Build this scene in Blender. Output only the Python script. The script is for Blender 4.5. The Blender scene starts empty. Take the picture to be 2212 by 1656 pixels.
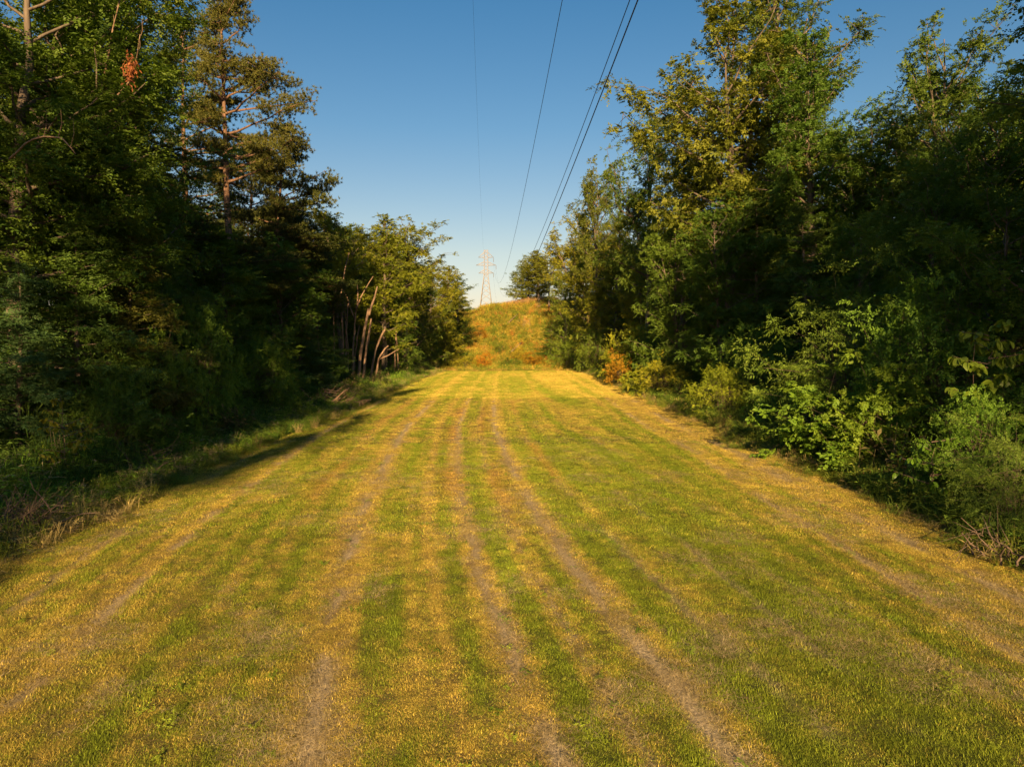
import bpy, math
import numpy as np

# ------------------------------------------------------------------ camera, sky, sun, exposure
scene = bpy.context.scene
C = scene.collection
CAM_H = 5.0
F = 1534.0                       # focal length in units of a 2212 x 1656 frame
PITCH = math.atan(93.0 / F)      # looks slightly down
cam = bpy.data.cameras.new('camera')
cam.sensor_width = 36.0
cam.lens = 36.0 * F / 2212.0
cam.clip_start = 0.1
cam.clip_end = 4000.0
cam_o = bpy.data.objects.new('camera', cam)
cam_o.location = (0, 0, CAM_H)
cam_o.rotation_euler = (math.pi / 2 - PITCH, 0, 0)
C.objects.link(cam_o)
scene.camera = cam_o

SUN_EL, SUN_OFF = math.radians(17.5), math.radians(-0.2)   # low sun right behind the camera
world = bpy.data.worlds.new('World')
scene.world = world
world.use_nodes = True
wn = world.node_tree
wn.nodes.clear()
w_out = wn.nodes.new('ShaderNodeOutputWorld')
w_bg = wn.nodes.new('ShaderNodeBackground')
w_sky = wn.nodes.new('ShaderNodeTexSky')
w_sky.sky_type = 'NISHITA'
w_sky.sun_disc = False
w_sky.sun_elevation = SUN_EL
w_sky.sun_rotation = math.pi + SUN_OFF
w_sky.altitude = 200.0
w_sky.air_density = 1.0
w_sky.dust_density = 0.6
w_sky.ozone_density = 2.5
w_bg.inputs['Strength'].default_value = 0.054
w_tc = wn.nodes.new('ShaderNodeTexCoord')            # evening air: dusky rose low down, deeper blue higher up, the same all round
w_sep = wn.nodes.new('ShaderNodeSeparateXYZ')
w_rmp = wn.nodes.new('ShaderNodeValToRGB')
w_rmp.color_ramp.interpolation = 'LINEAR'
w_rmp.color_ramp.elements[0].position = 0.0
w_rmp.color_ramp.elements[0].color = (1.0, .71, .64, 1)
for _p, _c in ((.12, (1.0, .79, .64, 1)), (.28, (.58, .73, .73, 1))):
    w_rmp.color_ramp.elements.new(_p).color = _c
w_rmp.color_ramp.elements[-1].position = 0.45
w_rmp.color_ramp.elements[-1].color = (.34, .67, .77, 1)
w_mul = wn.nodes.new('ShaderNodeMix'); w_mul.data_type = 'RGBA'; w_mul.blend_type = 'MULTIPLY'; w_mul.inputs[0].default_value = 1
wn.links.new(w_tc.outputs['Generated'], w_sep.inputs[0])
wn.links.new(w_sep.outputs['Z'], w_rmp.inputs[0])
wn.links.new(w_sky.outputs[0], w_mul.inputs[6])
wn.links.new(w_rmp.outputs[0], w_mul.inputs[7])
wn.links.new(w_mul.outputs[2], w_bg.inputs['Color'])
wn.links.new(w_bg.outputs[0], w_out.inputs['Surface'])

sun = bpy.data.lights.new('sun', 'SUN')
sun.energy = 5.0
sun.angle = math.radians(0.6)
sun.color = (1.0, 0.68, 0.33)
sun_o = bpy.data.objects.new('sun', sun)
sun_o.rotation_euler = (math.pi / 2 - SUN_EL, 0, -SUN_OFF)
sun_o.location = (-10, -60, 60)
C.objects.link(sun_o)

scene.view_settings.view_transform = 'Standard'
scene.view_settings.look = 'None'
scene.view_settings.gamma = 1.0
scene.view_settings.exposure = 1.45
scene.render.engine = 'CYCLES'
scene.cycles.max_bounces = 6
scene.cycles.diffuse_bounces = 5
scene.cycles.glossy_bounces = 1
scene.cycles.transmission_bounces = 3
scene.cycles.use_denoising = True

# ------------------------------------------------------------------ helpers
def at(px, py, Y):
    """world point at depth Y whose image falls on pixel (px, py) of the 2212 x 1656 frame"""
    dx, dy = (px - 1106.0) / F, (828.0 - py) / F
    c, s = math.cos(PITCH), math.sin(PITCH)
    fy, fz = c + dy * s, -s + dy * c
    return np.array([dx / fy * Y, Y, CAM_H + fz / fy * Y])

def new_mesh(name, verts, faces, mat=None, attrs=None, smooth=False):
    me = bpy.data.meshes.new(name)
    verts = np.asarray(verts, np.float32)
    faces = np.asarray(faces, np.int32)
    k = faces.shape[1]
    me.vertices.add(len(verts))
    me.vertices.foreach_set('co', verts.ravel())
    me.loops.add(faces.size)
    me.loops.foreach_set('vertex_index', faces.ravel())
    me.polygons.add(len(faces))
    me.polygons.foreach_set('loop_start', np.arange(0, faces.size, k, dtype=np.int32))
    try:
        me.polygons.foreach_set('loop_total', np.full(len(faces), k, np.int32))
    except Exception:
        pass
    me.polygons.foreach_set('use_smooth', np.full(len(faces), bool(smooth)))
    for an, av in (attrs or {}).items():
        av = np.asarray(av, np.float32)
        if av.ndim == 1:
            a = me.attributes.new(an, 'FLOAT', 'POINT')
            a.data.foreach_set('value', av)
        else:
            a = me.attributes.new(an, 'FLOAT_COLOR', 'POINT')
            a.data.foreach_set('color', np.concatenate([av, np.ones((len(av), 1), np.float32)], 1).ravel())
    me.update(calc_edges=True)
    if mat:
        me.materials.append(mat)
    return me

def obj(name, me, parent=None, color=None):
    o = bpy.data.objects.new(name, me)
    C.objects.link(o)
    if parent is not None:
        o.parent = parent
    if color is not None:
        o.color = (*color, 1.0)
    return o

def empty(name, loc, rot=(0, 0, 0), scale=(1, 1, 1)):
    o = bpy.data.objects.new(name, None)
    o.empty_display_size = 0.3
    o.location = [float(v) for v in loc]
    o.rotation_euler = rot
    o.scale = scale
    C.objects.link(o)
    return o

def tag(o, label=None, cat=None, group=None, kind=None):
    if label: o['label'] = label
    if cat: o['category'] = cat
    if group: o['group'] = group
    if kind: o['kind'] = kind
    return o

def norm(v):
    v = np.asarray(v, float)
    return v / (np.linalg.norm(v, axis=-1, keepdims=True) + 1e-9)

def smooth(a, b, x):
    t = np.clip((np.asarray(x, float) - a) / (b - a), 0, 1)
    return t * t * (3 - 2 * t)

_lat = np.random.default_rng(77).random((256, 256))
def vnoise(x, y):
    x = np.asarray(x, float); y = np.asarray(y, float)
    xi, yi = np.floor(x).astype(int), np.floor(y).astype(int)
    fx, fy = x - xi, y - yi
    fx = fx * fx * (3 - 2 * fx); fy = fy * fy * (3 - 2 * fy)
    a = _lat[xi & 255, yi & 255]; b = _lat[(xi + 1) & 255, yi & 255]
    c = _lat[xi & 255, (yi + 1) & 255]; d = _lat[(xi + 1) & 255, (yi + 1) & 255]
    return (a * (1 - fx) + b * fx) * (1 - fy) + (c * (1 - fx) + d * fx) * fy
def fnoise(x, y, o=4):
    s, a, t = 0, 1.0, 0
    for i in range(o):
        s = s + a * vnoise(x * 2 ** i + 17.3 * i, y * 2 ** i + 9.1 * i); t += a; a *= 0.55
    return s / t

class Tubes:
    """tapered round bars collected into one mesh"""
    def __init__(self): self.v, self.f, self.n = [], [], 0
    def add(self, pts, rad, k=6):
        pts = np.asarray(pts, float); rad = np.asarray(rad, float) * np.ones(len(pts))
        d = np.gradient(pts, axis=0); d = norm(d)
        ref = np.array([0.31, 0.17, 0.93]) if abs(d[0][2]) < 0.85 else np.array([0.93, 0.31, 0.17])
        a = norm(np.cross(d, ref)); b = np.cross(d, a)
        th = np.arange(k) * 2 * math.pi / k
        ring = pts[:, None] + rad[:, None, None] * (np.cos(th)[None, :, None] * a[:, None] + np.sin(th)[None, :, None] * b[:, None])
        self.v.append(ring.reshape(-1, 3))
        m = len(pts)
        i = np.arange(m - 1)[:, None] * k; j = np.arange(k)[None, :]; j2 = (j + 1) % k
        self.f.append(np.stack([i + j, i + j2, i + k + j2, i + k + j], -1).reshape(-1, 4) + self.n)
        cap = np.array([[0, 1, 2, 3]] if k == 4 else [[0, 1, 2, 3], [0, 3, 4, 5]] if k == 6 else [[0, 1, 2, 2]][:0], int).reshape(-1, 4)
        if len(cap):
            self.f.append(cap[:, ::-1] + self.n)
            self.f.append(cap + self.n + (m - 1) * k)
        self.n += m * k
    def mesh(self, name, mat): return new_mesh(name, np.concatenate(self.v), np.concatenate(self.f), mat, smooth=True)

def leaves_mesh(name, P, A, N, L, W, v, mat):
    """leaf-shaped folded quads: base P, axis A, normal N, length L, width W, tone v"""
    A = norm(A); B = norm(np.cross(N, A)); N = np.cross(A, B)
    L = np.asarray(L)[:, None]; W = np.asarray(W)[:, None]
    p0 = P; p2 = P + A * L - N * L * 0.10
    mid = P + A * L * 0.45 + N * W * 0.12
    p1 = mid + B * W * 0.5; p3 = mid - B * W * 0.5
    V = np.stack([p0, p1, p2, p3], 1).reshape(-1, 3)
    Fq = np.arange(len(P) * 4).reshape(-1, 4)
    return new_mesh(name, V, Fq, mat, {'tone': np.repeat(v, 4)})

# ------------------------------------------------------------------ materials
def mat_new(name):
    m = bpy.data.materials.new(name); m.use_nodes = True
    nt = m.node_tree; nt.nodes.clear()
    return m, nt, nt.nodes, nt.links

def leaf_material(name, dark, light, trans=0.3, rough=0.55):
    """two-sided leaf: tone per leaf, tint per plant from the object's colour"""
    m, nt, N, L = mat_new(name)
    out = N.new('ShaderNodeOutputMaterial')
    at_ = N.new('ShaderNodeAttribute'); at_.attribute_name = 'tone'
    oi = N.new('ShaderNodeObjectInfo')
    mix = N.new('ShaderNodeMix'); mix.data_type = 'RGBA'
    mix.inputs[6].default_value = (*dark, 1); mix.inputs[7].default_value = (*light, 1)
    L.new(at_.outputs['Fac'], mix.inputs[0])
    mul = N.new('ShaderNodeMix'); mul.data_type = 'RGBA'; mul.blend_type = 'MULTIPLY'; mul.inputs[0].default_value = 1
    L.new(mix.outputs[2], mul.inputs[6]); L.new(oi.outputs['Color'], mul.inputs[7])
    bs = N.new('ShaderNodeBsdfPrincipled'); bs.inputs['Roughness'].default_value = rough
    bs.inputs['Specular IOR Level'].default_value = 0.22
    L.new(mul.outputs[2], bs.inputs['Base Color'])
    tr = N.new('ShaderNodeBsdfTranslucent')
    br = N.new('ShaderNodeMix'); br.data_type = 'RGBA'; br.blend_type = 'MULTIPLY'; br.inputs[0].default_value = 1
    br.inputs[7].default_value = (1.1, 1.25, 0.5, 1)
    L.new(mul.outputs[2], br.inputs[6]); L.new(br.outputs[2], tr.inputs['Color'])
    ms = N.new('ShaderNodeMixShader'); ms.inputs[0].default_value = trans
    L.new(bs.outputs[0], ms.inputs[1]); L.new(tr.outputs[0], ms.inputs[2])
    L.new(ms.outputs[0], out.inputs['Surface'])
    return m

def bark_material(name, c1, c2, scale=3.0):
    m, nt, N, L = mat_new(name)
    out = N.new('ShaderNodeOutputMaterial'); bs = N.new('ShaderNodeBsdfPrincipled')
    bs.inputs['Roughness'].default_value = 0.9
    tc = N.new('ShaderNodeTexCoord'); mp = N.new('ShaderNodeMapping'); mp.inputs['Scale'].default_value = (scale * 3, scale * 3, scale * 0.5)
    nz = N.new('ShaderNodeTexNoise'); nz.inputs['Scale'].default_value = 1.0; nz.inputs['Detail'].default_value = 5
    L.new(tc.outputs['Object'], mp.inputs[0]); L.new(mp.outputs[0], nz.inputs['Vector'])
    cr = N.new('ShaderNodeValToRGB'); cr.color_ramp.elements[0].color = (*c1, 1); cr.color_ramp.elements[1].color = (*c2, 1)
    cr.color_ramp.elements[0].position = 0.3; cr.color_ramp.elements[1].position = 0.7
    L.new(nz.outputs['Fac'], cr.inputs[0]); L.new(cr.outputs[0], bs.inputs['Base Color'])
    bp = N.new('ShaderNodeBump'); bp.inputs['Strength'].default_value = 0.6; bp.inputs['Distance'].default_value = 0.05
    L.new(nz.outputs['Fac'], bp.inputs['Height']); L.new(bp.outputs[0], bs.inputs['Normal'])
    L.new(bs.outputs[0], out.inputs['Surface'])
    return m

def plain_material(name, col, rough=0.6, metal=0.0):
    m, nt, N, L = mat_new(name)
    out = N.new('ShaderNodeOutputMaterial'); bs = N.new('ShaderNodeBsdfPrincipled')
    bs.inputs['Roughness'].default_value = rough; bs.inputs['Metallic'].default_value = metal
    nz = N.new('ShaderNodeTexNoise'); nz.inputs['Scale'].default_value = 4.0
    cr = N.new('ShaderNodeValToRGB')
    cr.color_ramp.elements[0].color = (*[c * 0.8 for c in col], 1); cr.color_ramp.elements[1].color = (*[min(1, c * 1.15) for c in col], 1)
    L.new(nz.outputs['Fac'], cr.inputs[0]); L.new(cr.outputs[0], bs.inputs['Base Color'])
    L.new(bs.outputs[0], out.inputs['Surface'])
    return m

M_BROAD = leaf_material('broad_leaf', (0.080, 0.130, 0.020), (0.165, 0.200, 0.030), 0.30)
M_PINE = leaf_material('pine_needle', (0.040, 0.060, 0.014), (0.110, 0.115, 0.026), 0.12)
M_CEDAR = leaf_material('cedar_spray', (0.060, 0.110, 0.024), (0.130, 0.175, 0.036), 0.2)
M_SHRUB = leaf_material('shrub_leaf', (0.080, 0.135, 0.020), (0.170, 0.210, 0.030), 0.30)
M_WEED = leaf_material('weed_leaf', (0.050, 0.080, 0.012), (0.140, 0.160, 0.030), 0.30)
M_BARK = bark_material('grey_brown_bark', (0.06, 0.045, 0.032), (0.17, 0.13, 0.095))
M_PBARK = bark_material('pine_bark', (0.075, 0.040, 0.024), (0.22, 0.125, 0.075))
M_DEAD = bark_material('dead_wood', (0.11, 0.065, 0.040), (0.30, 0.195, 0.125))
M_TWIG = bark_material('dry_twig', (0.06, 0.038, 0.026), (0.16, 0.11, 0.08))

# ------------------------------------------------------------------ terrain
_yk = np.array([-600, 104, 120, 130, 140, 152, 164, 194, 205, 225, 300, 370, 420, 600, 1500.])
_zk = np.array([0, 0, -0.15, -0.9, -1.3, -0.3, 2.6, 12.8, 14.7, 15.6, 18.8, 22.4, 22.5, 18., 5.])
_yd = np.arange(-600, 1500, 1.0)
_zd = np.convolve(np.pad(np.interp(_yd, _yk, _zk), 6, 'edge'), np.hanning(13) / np.hanning(13).sum(), 'valid')
def track_u(X, Y):
    s = 1 - smooth(1.5, 8.5, X)
    return X + s * 5.0 * (1 - np.exp(-np.clip(np.asarray(Y, float) - 8, 0, None) / 25.0)) + 0.25 * (vnoise(X * 0 + 3.3, np.asarray(Y) * 0.12) - 0.5)
def gz(X, Y):
    X = np.asarray(X, float); Y = np.asarray(Y, float)
    z = np.interp(Y, _yd, _zd)
    z = z + 2.6 * smooth(-14, -32, X) + 2.2 * smooth(13, 32, X)
    hill = smooth(150, 205, Y)
    z = z + hill * (0.12 * np.clip(X + 4, -14, 14) - 1.3 * smooth(-6, -13, X))
    wood = np.maximum(smooth(-12, -16, X), smooth(12, 15, X))
    z = z + (fnoise(X * 0.11, Y * 0.11, 3) - 0.5) * (0.25 + 0.9 * wood + 1.2 * hill)
    z = z + (vnoise(X * 0.9, Y * 0.5) - 0.5) * 0.05
    z = z + 0.55 * np.exp(-((X + 16.5) / 3.5) ** 2 - ((Y - 117) / 4.5) ** 2)
    return z

def field_masks(X, Y):
    """what grows where: straw, green, bare soil, red soil (0..1)"""
    u = track_u(X, Y)
    br = fnoise(X * 1.5, Y * 0.5, 4)
    big = fnoise(X * 0.12 + 5, Y * 0.06 + 2, 3)
    straw = 0.47 + 0.6 * (fnoise(X * 0.9 + 9, Y * 0.35, 4) - 0.5) + 0.8 * (fnoise(X * 2.8 + 31, Y * 1.5 + 7, 4) - .5) + 0.5 * (big - 0.5)
    lines = (vnoise(u * 3.1 + 7, Y * .022) - .5) * 1.0 + (vnoise(u * 7.3 + 3, Y * .03 + 9) - .5) * .9
    straw = .45 + .55 * (straw - .47) + .68 * lines
    soil = np.zeros_like(u); red = np.zeros_like(u); green = np.zeros_like(u)
    for c, w, a in ((-10.2, .22, .5), (-6.6, .30, .75), (-2.35, .34, 1.15), (.62, .28, 1.1), (1.75, .14, .6), (2.75, .34, 1.15), (5.3, .14, .45), (8.1, .25, .7), (9.9, .5, .55), (-8.4, .2, .5), (4.1, .25, .35)):
        g = np.exp(-((u - c) / w) ** 2)
        g = g * smooth(.12, .42, vnoise(X * .35 + c * 9, Y * .13 + c * 5) + .15 * a)
        straw = straw + 0.5 * a * g
        soil = np.maximum(soil, 1.25 * a * np.exp(-((u + .10 * (vnoise(X * 0 + c, Y * .7) - .5) - c) / (w * .50)) ** 2) * smooth(0.40, 0.54, br + 0.12 * (a - .5)))
        e = np.exp(-((u - c) / (w * 3.2)) ** 2)
        straw = straw + 0.08 * a * e
    for c, w, a in ((-7.7, .22, .6), (-5.0, .3, .55), (-1.75, .14, .9), (-1.25, .2, 1.0), (-.05, .18, .8), (1.3, .2, .9), (2.2, .12, .7), (7.1, .2, .5), (3.5, .18, .5), (-9.2, .25, .4), (9.0, .15, .5), (-3.4, .14, .6), (-5.9, .14, .6)):
        green = green + a * np.exp(-((u - c) / w) ** 2) * smooth(0.30, 0.55, vnoise(X * 1.1 + 40, Y * 0.45) + .12)
    for c in (-8.0, -7.1, -6.3, -5.6, -4.9, -4.3, -3.7, -3.1, -.8, .15, 1.05, 1.6, 2.2, 3.3, 4.0, 4.7, 5.4, 6.2, 7.0, 7.6):
        green = green + .95 * np.exp(-((u - c) / .09) ** 2) * smooth(9, 20, Y) * smooth(.25, .55, vnoise(X * .2 + c * 3, Y * .06 + c))
    green = green + 0.5 * np.exp(-((u - 5.2) / 1.9) ** 2) * smooth(0.25, 0.6, fnoise(X * .2, Y * .12, 3) + .08)
    for c, w in ((.25, .45), (2.0, .4), (4.2, .25), (-4.2, .3)):
        red = np.maximum(red, np.exp(-((u - c) / w) ** 2) * smooth(14, 22, Y) * (1 - smooth(45, 75, Y)) * smooth(0.42, 0.62, vnoise(X * .8 + 80, Y * .16 + 3)))
    shade_edge = smooth(-9.5, -11, X)
    straw = straw - 0.55 * green
    straw = straw + 0.25 * smooth(8.2, 10.5, X) + 0.22 * smooth(24, 60, Y) - 0.06 * (1 - smooth(9, 16, Y))
    straw = straw + .12 * smooth(3, -3, X) * (1 - smooth(22, 40, Y)) + .05
    return np.clip(straw, 0, 1), np.clip(green, 0, 1), np.clip(soil, 0, 1) * (1 - smooth(55, 90, Y)), red

def lerp3(a, b, t): return np.asarray(a) * (1 - t[..., None]) + np.asarray(b) * t[..., None]
def ground_color(X, Y):
    straw, green, soil, red = field_masks(X, Y)
    col = lerp3(np.array([0.070, 0.075, 0.016]), np.array([0.235, 0.165, 0.060]), straw)
    col = lerp3(col, np.array([0.070, 0.105, 0.014]), 0.65 * green)
    col = lerp3(col, np.array([0.46, 0.375, 0.255]), 0.9 * soil)
    col = lerp3(col, np.array([0.28, 0.14, 0.065]), 0.4 * red)
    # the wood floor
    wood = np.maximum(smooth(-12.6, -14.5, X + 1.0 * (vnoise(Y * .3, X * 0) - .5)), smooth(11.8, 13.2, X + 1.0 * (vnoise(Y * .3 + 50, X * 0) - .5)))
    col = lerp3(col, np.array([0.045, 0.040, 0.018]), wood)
    # the rough hill beyond the brow
    h = smooth(126, 134, Y) * (1 - 0.7 * np.maximum(smooth(-15, -19, X), smooth(11, 15, X)))
    hn = fnoise(X * .25, Y * .16, 4)
    hc = lerp3(np.array([0.13, 0.15, 0.022]), np.array([0.30, 0.23, 0.05]), smooth(.35, .65, hn))
    col = lerp3(col, hc, h)
    bare = smooth(.50, .60, fnoise(X * .3 + 4, Y * .12 + 8, 3)) * smooth(176, 186, Y) * (1 - smooth(200, 208, Y)) * smooth(0, 5, X)
    col = lerp3(col, np.array([0.36, 0.20, 0.12]), bare)
    pad = np.exp(-((X + 16.5) / 4.0) ** 2 - ((Y - 117) / 5) ** 2)
    col = lerp3(col, np.array([0.36, 0.19, 0.11]), smooth(.35, .7, pad))
    return np.clip(col, 0, 1)

def axis(parts):
    return np.concatenate([np.arange(a, b, s) for a, b, s in parts] + [[parts[-1][1]]])
gx = axis([(-1200, -120, 120), (-120, -40, 8), (-40, -14, 1.3), (-14, 13, 0.22), (13, 40, 1.3), (40, 120, 8), (120, 1200, 120)])
gy = axis([(-600, -100, 50), (-100, 4, 4), (4, 30, 0.2), (30, 60, 0.4), (60, 130, 0.8), (130, 215, 1.4), (215, 420, 6), (420, 1500, 60)])
GX, GY = np.meshgrid(gx, gy)
GZ = gz(GX, GY)
_, _, g_soil, g_red = field_masks(GX, GY)
inside = (np.abs(GX) < 13) & (GY < 125)
GZ = GZ - np.where(inside, 0.07 * g_soil, 0)
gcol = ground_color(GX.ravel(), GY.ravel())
ny, nx = GX.shape
ii = np.arange(ny - 1)[:, None] * nx + np.arange(nx - 1)[None]
gf = np.stack([ii, ii + 1, ii + nx + 1, ii + nx], -1).reshape(-1, 4)

def ground_material():
    m, nt, N, L = mat_new('mown_ground')
    out = N.new('ShaderNodeOutputMaterial'); bs = N.new('ShaderNodeBsdfPrincipled')
    bs.inputs['Roughness'].default_value = 0.95; bs.inputs['Specular IOR Level'].default_value = 0.1
    at_ = N.new('ShaderNodeAttribute'); at_.attribute_name = 'albedo'
    geo = N.new('ShaderNodeNewGeometry')
    nz = N.new('ShaderNodeTexNoise'); nz.inputs['Scale'].default_value = 14.0; nz.inputs['Detail'].default_value = 6; nz.inputs['Roughness'].default_value = 0.7
    L.new(geo.outputs['Position'], nz.inputs['Vector'])
    mr = N.new('ShaderNodeMapRange'); mr.inputs['From Min'].default_value = 0.25; mr.inputs['From Max'].default_value = 0.75
    mr.inputs['To Min'].default_value = 0.55; mr.inputs['To Max'].default_value = 1.35
    L.new(nz.outputs['Fac'], mr.inputs['Value'])
    mul = N.new('ShaderNodeMix'); mul.data_type = 'RGBA'; mul.blend_type = 'MULTIPLY'; mul.inputs[0].default_value = 1
    L.new(at_.outputs['Color'], mul.inputs[6]); L.new(mr.outputs[0], mul.inputs[7])
    L.new(mul.outputs[2], bs.inputs['Base Color'])
    bp = N.new('ShaderNodeBump'); bp.inputs['Strength'].default_value = 0.9; bp.inputs['Distance'].default_value = 0.06
    L.new(nz.outputs['Fac'], bp.inputs['Height']); L.new(bp.outputs[0], bs.inputs['Normal'])
    L.new(bs.outputs[0], out.inputs['Surface'])
    return m
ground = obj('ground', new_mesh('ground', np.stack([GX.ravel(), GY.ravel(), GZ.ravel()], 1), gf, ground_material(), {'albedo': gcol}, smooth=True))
tag(ground, 'mown grass corridor with straw tyre tracks running up to a rough hill', 'ground', kind='structure')

# ------------------------------------------------------------------ plant prototypes
def cluster_leaves(rng, cent, rad, count, leaf, aspect=0.55, flat=0.65, up=0.5, droop=0.25, ctr=None):
    """leaves set along short twigs that radiate from the clump centres"""
    n = len(cent); per = 11
    nt = count // per
    ci = rng.choice(n, nt, p=rad ** 1.7 / (rad ** 1.7).sum())
    d = norm(rng.normal(size=(nt, 3)) * np.array([1, 1, flat]))
    if ctr is not None:
        d = norm(d + 0.45 * norm(cent[ci] - ctr) * np.array([1, 1, .5]))
    st = cent[ci] + rng.normal(size=(nt, 3)) * (rad[ci] * .38)[:, None] * np.array([1, 1, flat])
    tl = rad[ci] * rng.uniform(.45, 1.05, nt)
    side = norm(np.cross(d, np.array([0, 0, 1.0]) + rng.normal(size=(nt, 3)) * .35))
    un = norm(np.cross(side, d)); un = un * np.sign(un[:, 2:3] + 1e-6)
    t = np.tile(np.linspace(.08, 1, per), (nt, 1)) + rng.normal(size=(nt, per)) * .03
    sg = np.tile(np.where(np.arange(per) % 2, 1.0, -1.0), (nt, 1)); sg[:, -1] = 0
    P = st[:, None] + d[:, None] * (t * tl[:, None])[..., None]
    P[..., 2] -= droop * (t * t) * tl[:, None] * .6
    A = d[:, None] * .65 + side[:, None] * sg[..., None] * .8 + np.array([0, 0, -droop * .5]) + rng.normal(size=(nt, per, 3)) * .22
    Nn = un[:, None] * (.6 + up) + rng.normal(size=(nt, per, 3)) * .38
    P, A, Nn = [q.reshape(-1, 3) for q in (P, A, Nn)]
    m = len(P)
    Lg = (leaf * rng.uniform(.75, 1.25, (nt, 1)) * (1.1 - .35 * t)).ravel() * rng.uniform(.8, 1.2, m)
    ct = rng.random(n)
    v = np.clip(0.30 * rng.random(m) + .35 * np.repeat(rng.random(nt), per) + 0.45 * np.repeat(ct[ci], per) - 0.05, 0, 1)
    return P, norm(A), norm(Nn), Lg, Lg * aspect * rng.uniform(.8, 1.2, m), v

def wobble(rng, a, b, n, amp):
    t = np.linspace(0, 1, n)[:, None]
    p = a * (1 - t) + b * t
    w = np.cumsum(rng.normal(size=(n, 3)), 0) * amp / math.sqrt(n)
    w -= w[0]
    return p + w * np.array([1, 1, .4])

def broadleaf(seed, H=28.0, base=0.3, R=5.5, limbs=34, leaf=0.22, count=36000, prof='oval', flat=0.65, cl=1.0, sparse=1.0, trunk_r=None, bark=None, mat=None, leaders=1, droop=.25, aspect=.55):
    rng = np.random.default_rng(seed)
    T = Tubes(); cs, rs = [], []
    tr = trunk_r or H * 0.0125
    tops = []
    top = np.array([rng.normal() * .03 * H, rng.normal() * .03 * H, H * .95])
    tp = wobble(rng, np.zeros(3), top, 12, H * .012)
    T.add(np.vstack([[0, 0, -0.6], tp]), np.concatenate([[tr * 1.5, tr * 1.25], np.linspace(tr, tr * .12, 11)]), 7)
    stems = [(tp, 0.0)]
    for q in range(leaders - 1):
        k0 = rng.integers(4, 7); az = rng.random() * 6.28
        e = tp[k0] + np.array([math.cos(az) * R * .55, math.sin(az) * R * .55, (H * .9 - tp[k0][2]) * rng.uniform(.75, 1.)])
        sp = wobble(rng, tp[k0], e, 8, H * .01); T.add(sp, np.linspace(tr * .6, tr * .1, 8), 6); stems.append((sp, k0 / 11))
    lobe = rng.random(8) * .7 + .65
    for i in range(limbs):
        f = base + (1 - base) * ((i + rng.random()) / limbs)
        sp, f0 = stems[rng.integers(len(stems)) if f > .55 else 0]
        g = np.clip((f - f0) / (1 - f0), 0, .999) * (len(sp) - 1)
        s = sp[int(g)] * (1 - g % 1) + sp[int(g) + 1] * (g % 1)
        h = (f - base) / (1 - base)
        if prof == 'oval': w = math.sqrt(max(0.04, 1 - (2 * h - .85) ** 2 / 1.35))
        elif prof == 'cone': w = 1.02 - .92 * h
        elif prof == 'dome': w = math.sqrt(max(.03, 1 - h ** 2.2))
        else: w = .55 + .45 * math.sin(h * 2.6 + .3)
        az = i * 2.399 + rng.normal() * .35
        ln = R * w * lobe[int(az / 6.2832 * 8) % 8] * rng.uniform(.6, 1.15)
        el = math.radians({'cone': -5 + 25 * h}.get(prof, 12 + 50 * h)) + rng.normal() * .12
        d = np.array([math.cos(az) * math.cos(el), math.sin(az) * math.cos(el), math.sin(el)])
        e = s + d * ln
        lp = wobble(rng, s, e, 6, ln * .12); lp[:, 2] += np.linspace(0, 1, 6) ** 2 * ln * (.12 if prof != 'cone' else -.04)
        T.add(lp, np.linspace(tr * .32 * (1.2 - .7 * h), tr * .05, 6), 5)
        m = max(3, int(2.2 * ln * sparse))
        for q in range(m):
            tt = rng.uniform(.30, 1.02) if q else 1.0
            c0 = lp[min(4, int(tt * 5))] * (1 - (tt * 5) % 1) + lp[min(5, int(tt * 5) + 1)] * ((tt * 5) % 1) if tt < 1 else lp[5]
            off = norm(rng.normal(size=3)) * np.array([1, 1, .55]) * ln * .30 * rng.random()
            c = c0 + off
            if np.linalg.norm(off) > .5: T.add([c0, (c0 + c) / 2 + [0, 0, .08], c], [tr * .07, tr * .05, tr * .025], 4)
            cs.append(c); rs.append(cl * rng.uniform(.55, 1.15) * (.75 + .35 * w))
    cs, rs = np.array(cs), np.array(rs)
    ctr = np.zeros_like(cs[0]); ctr[2] = H * (.5 + base / 2)
    P, A, Nn, Lg, W, v = cluster_leaves(rng, cs, rs, count, leaf, aspect, flat, .5, droop, ctr)
    return dict(trunk=T.mesh('trunk', bark or M_BARK), crown=leaves_mesh('crown', P, A, Nn, Lg, W, v, mat or M_BROAD), H=H, R=R)

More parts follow.
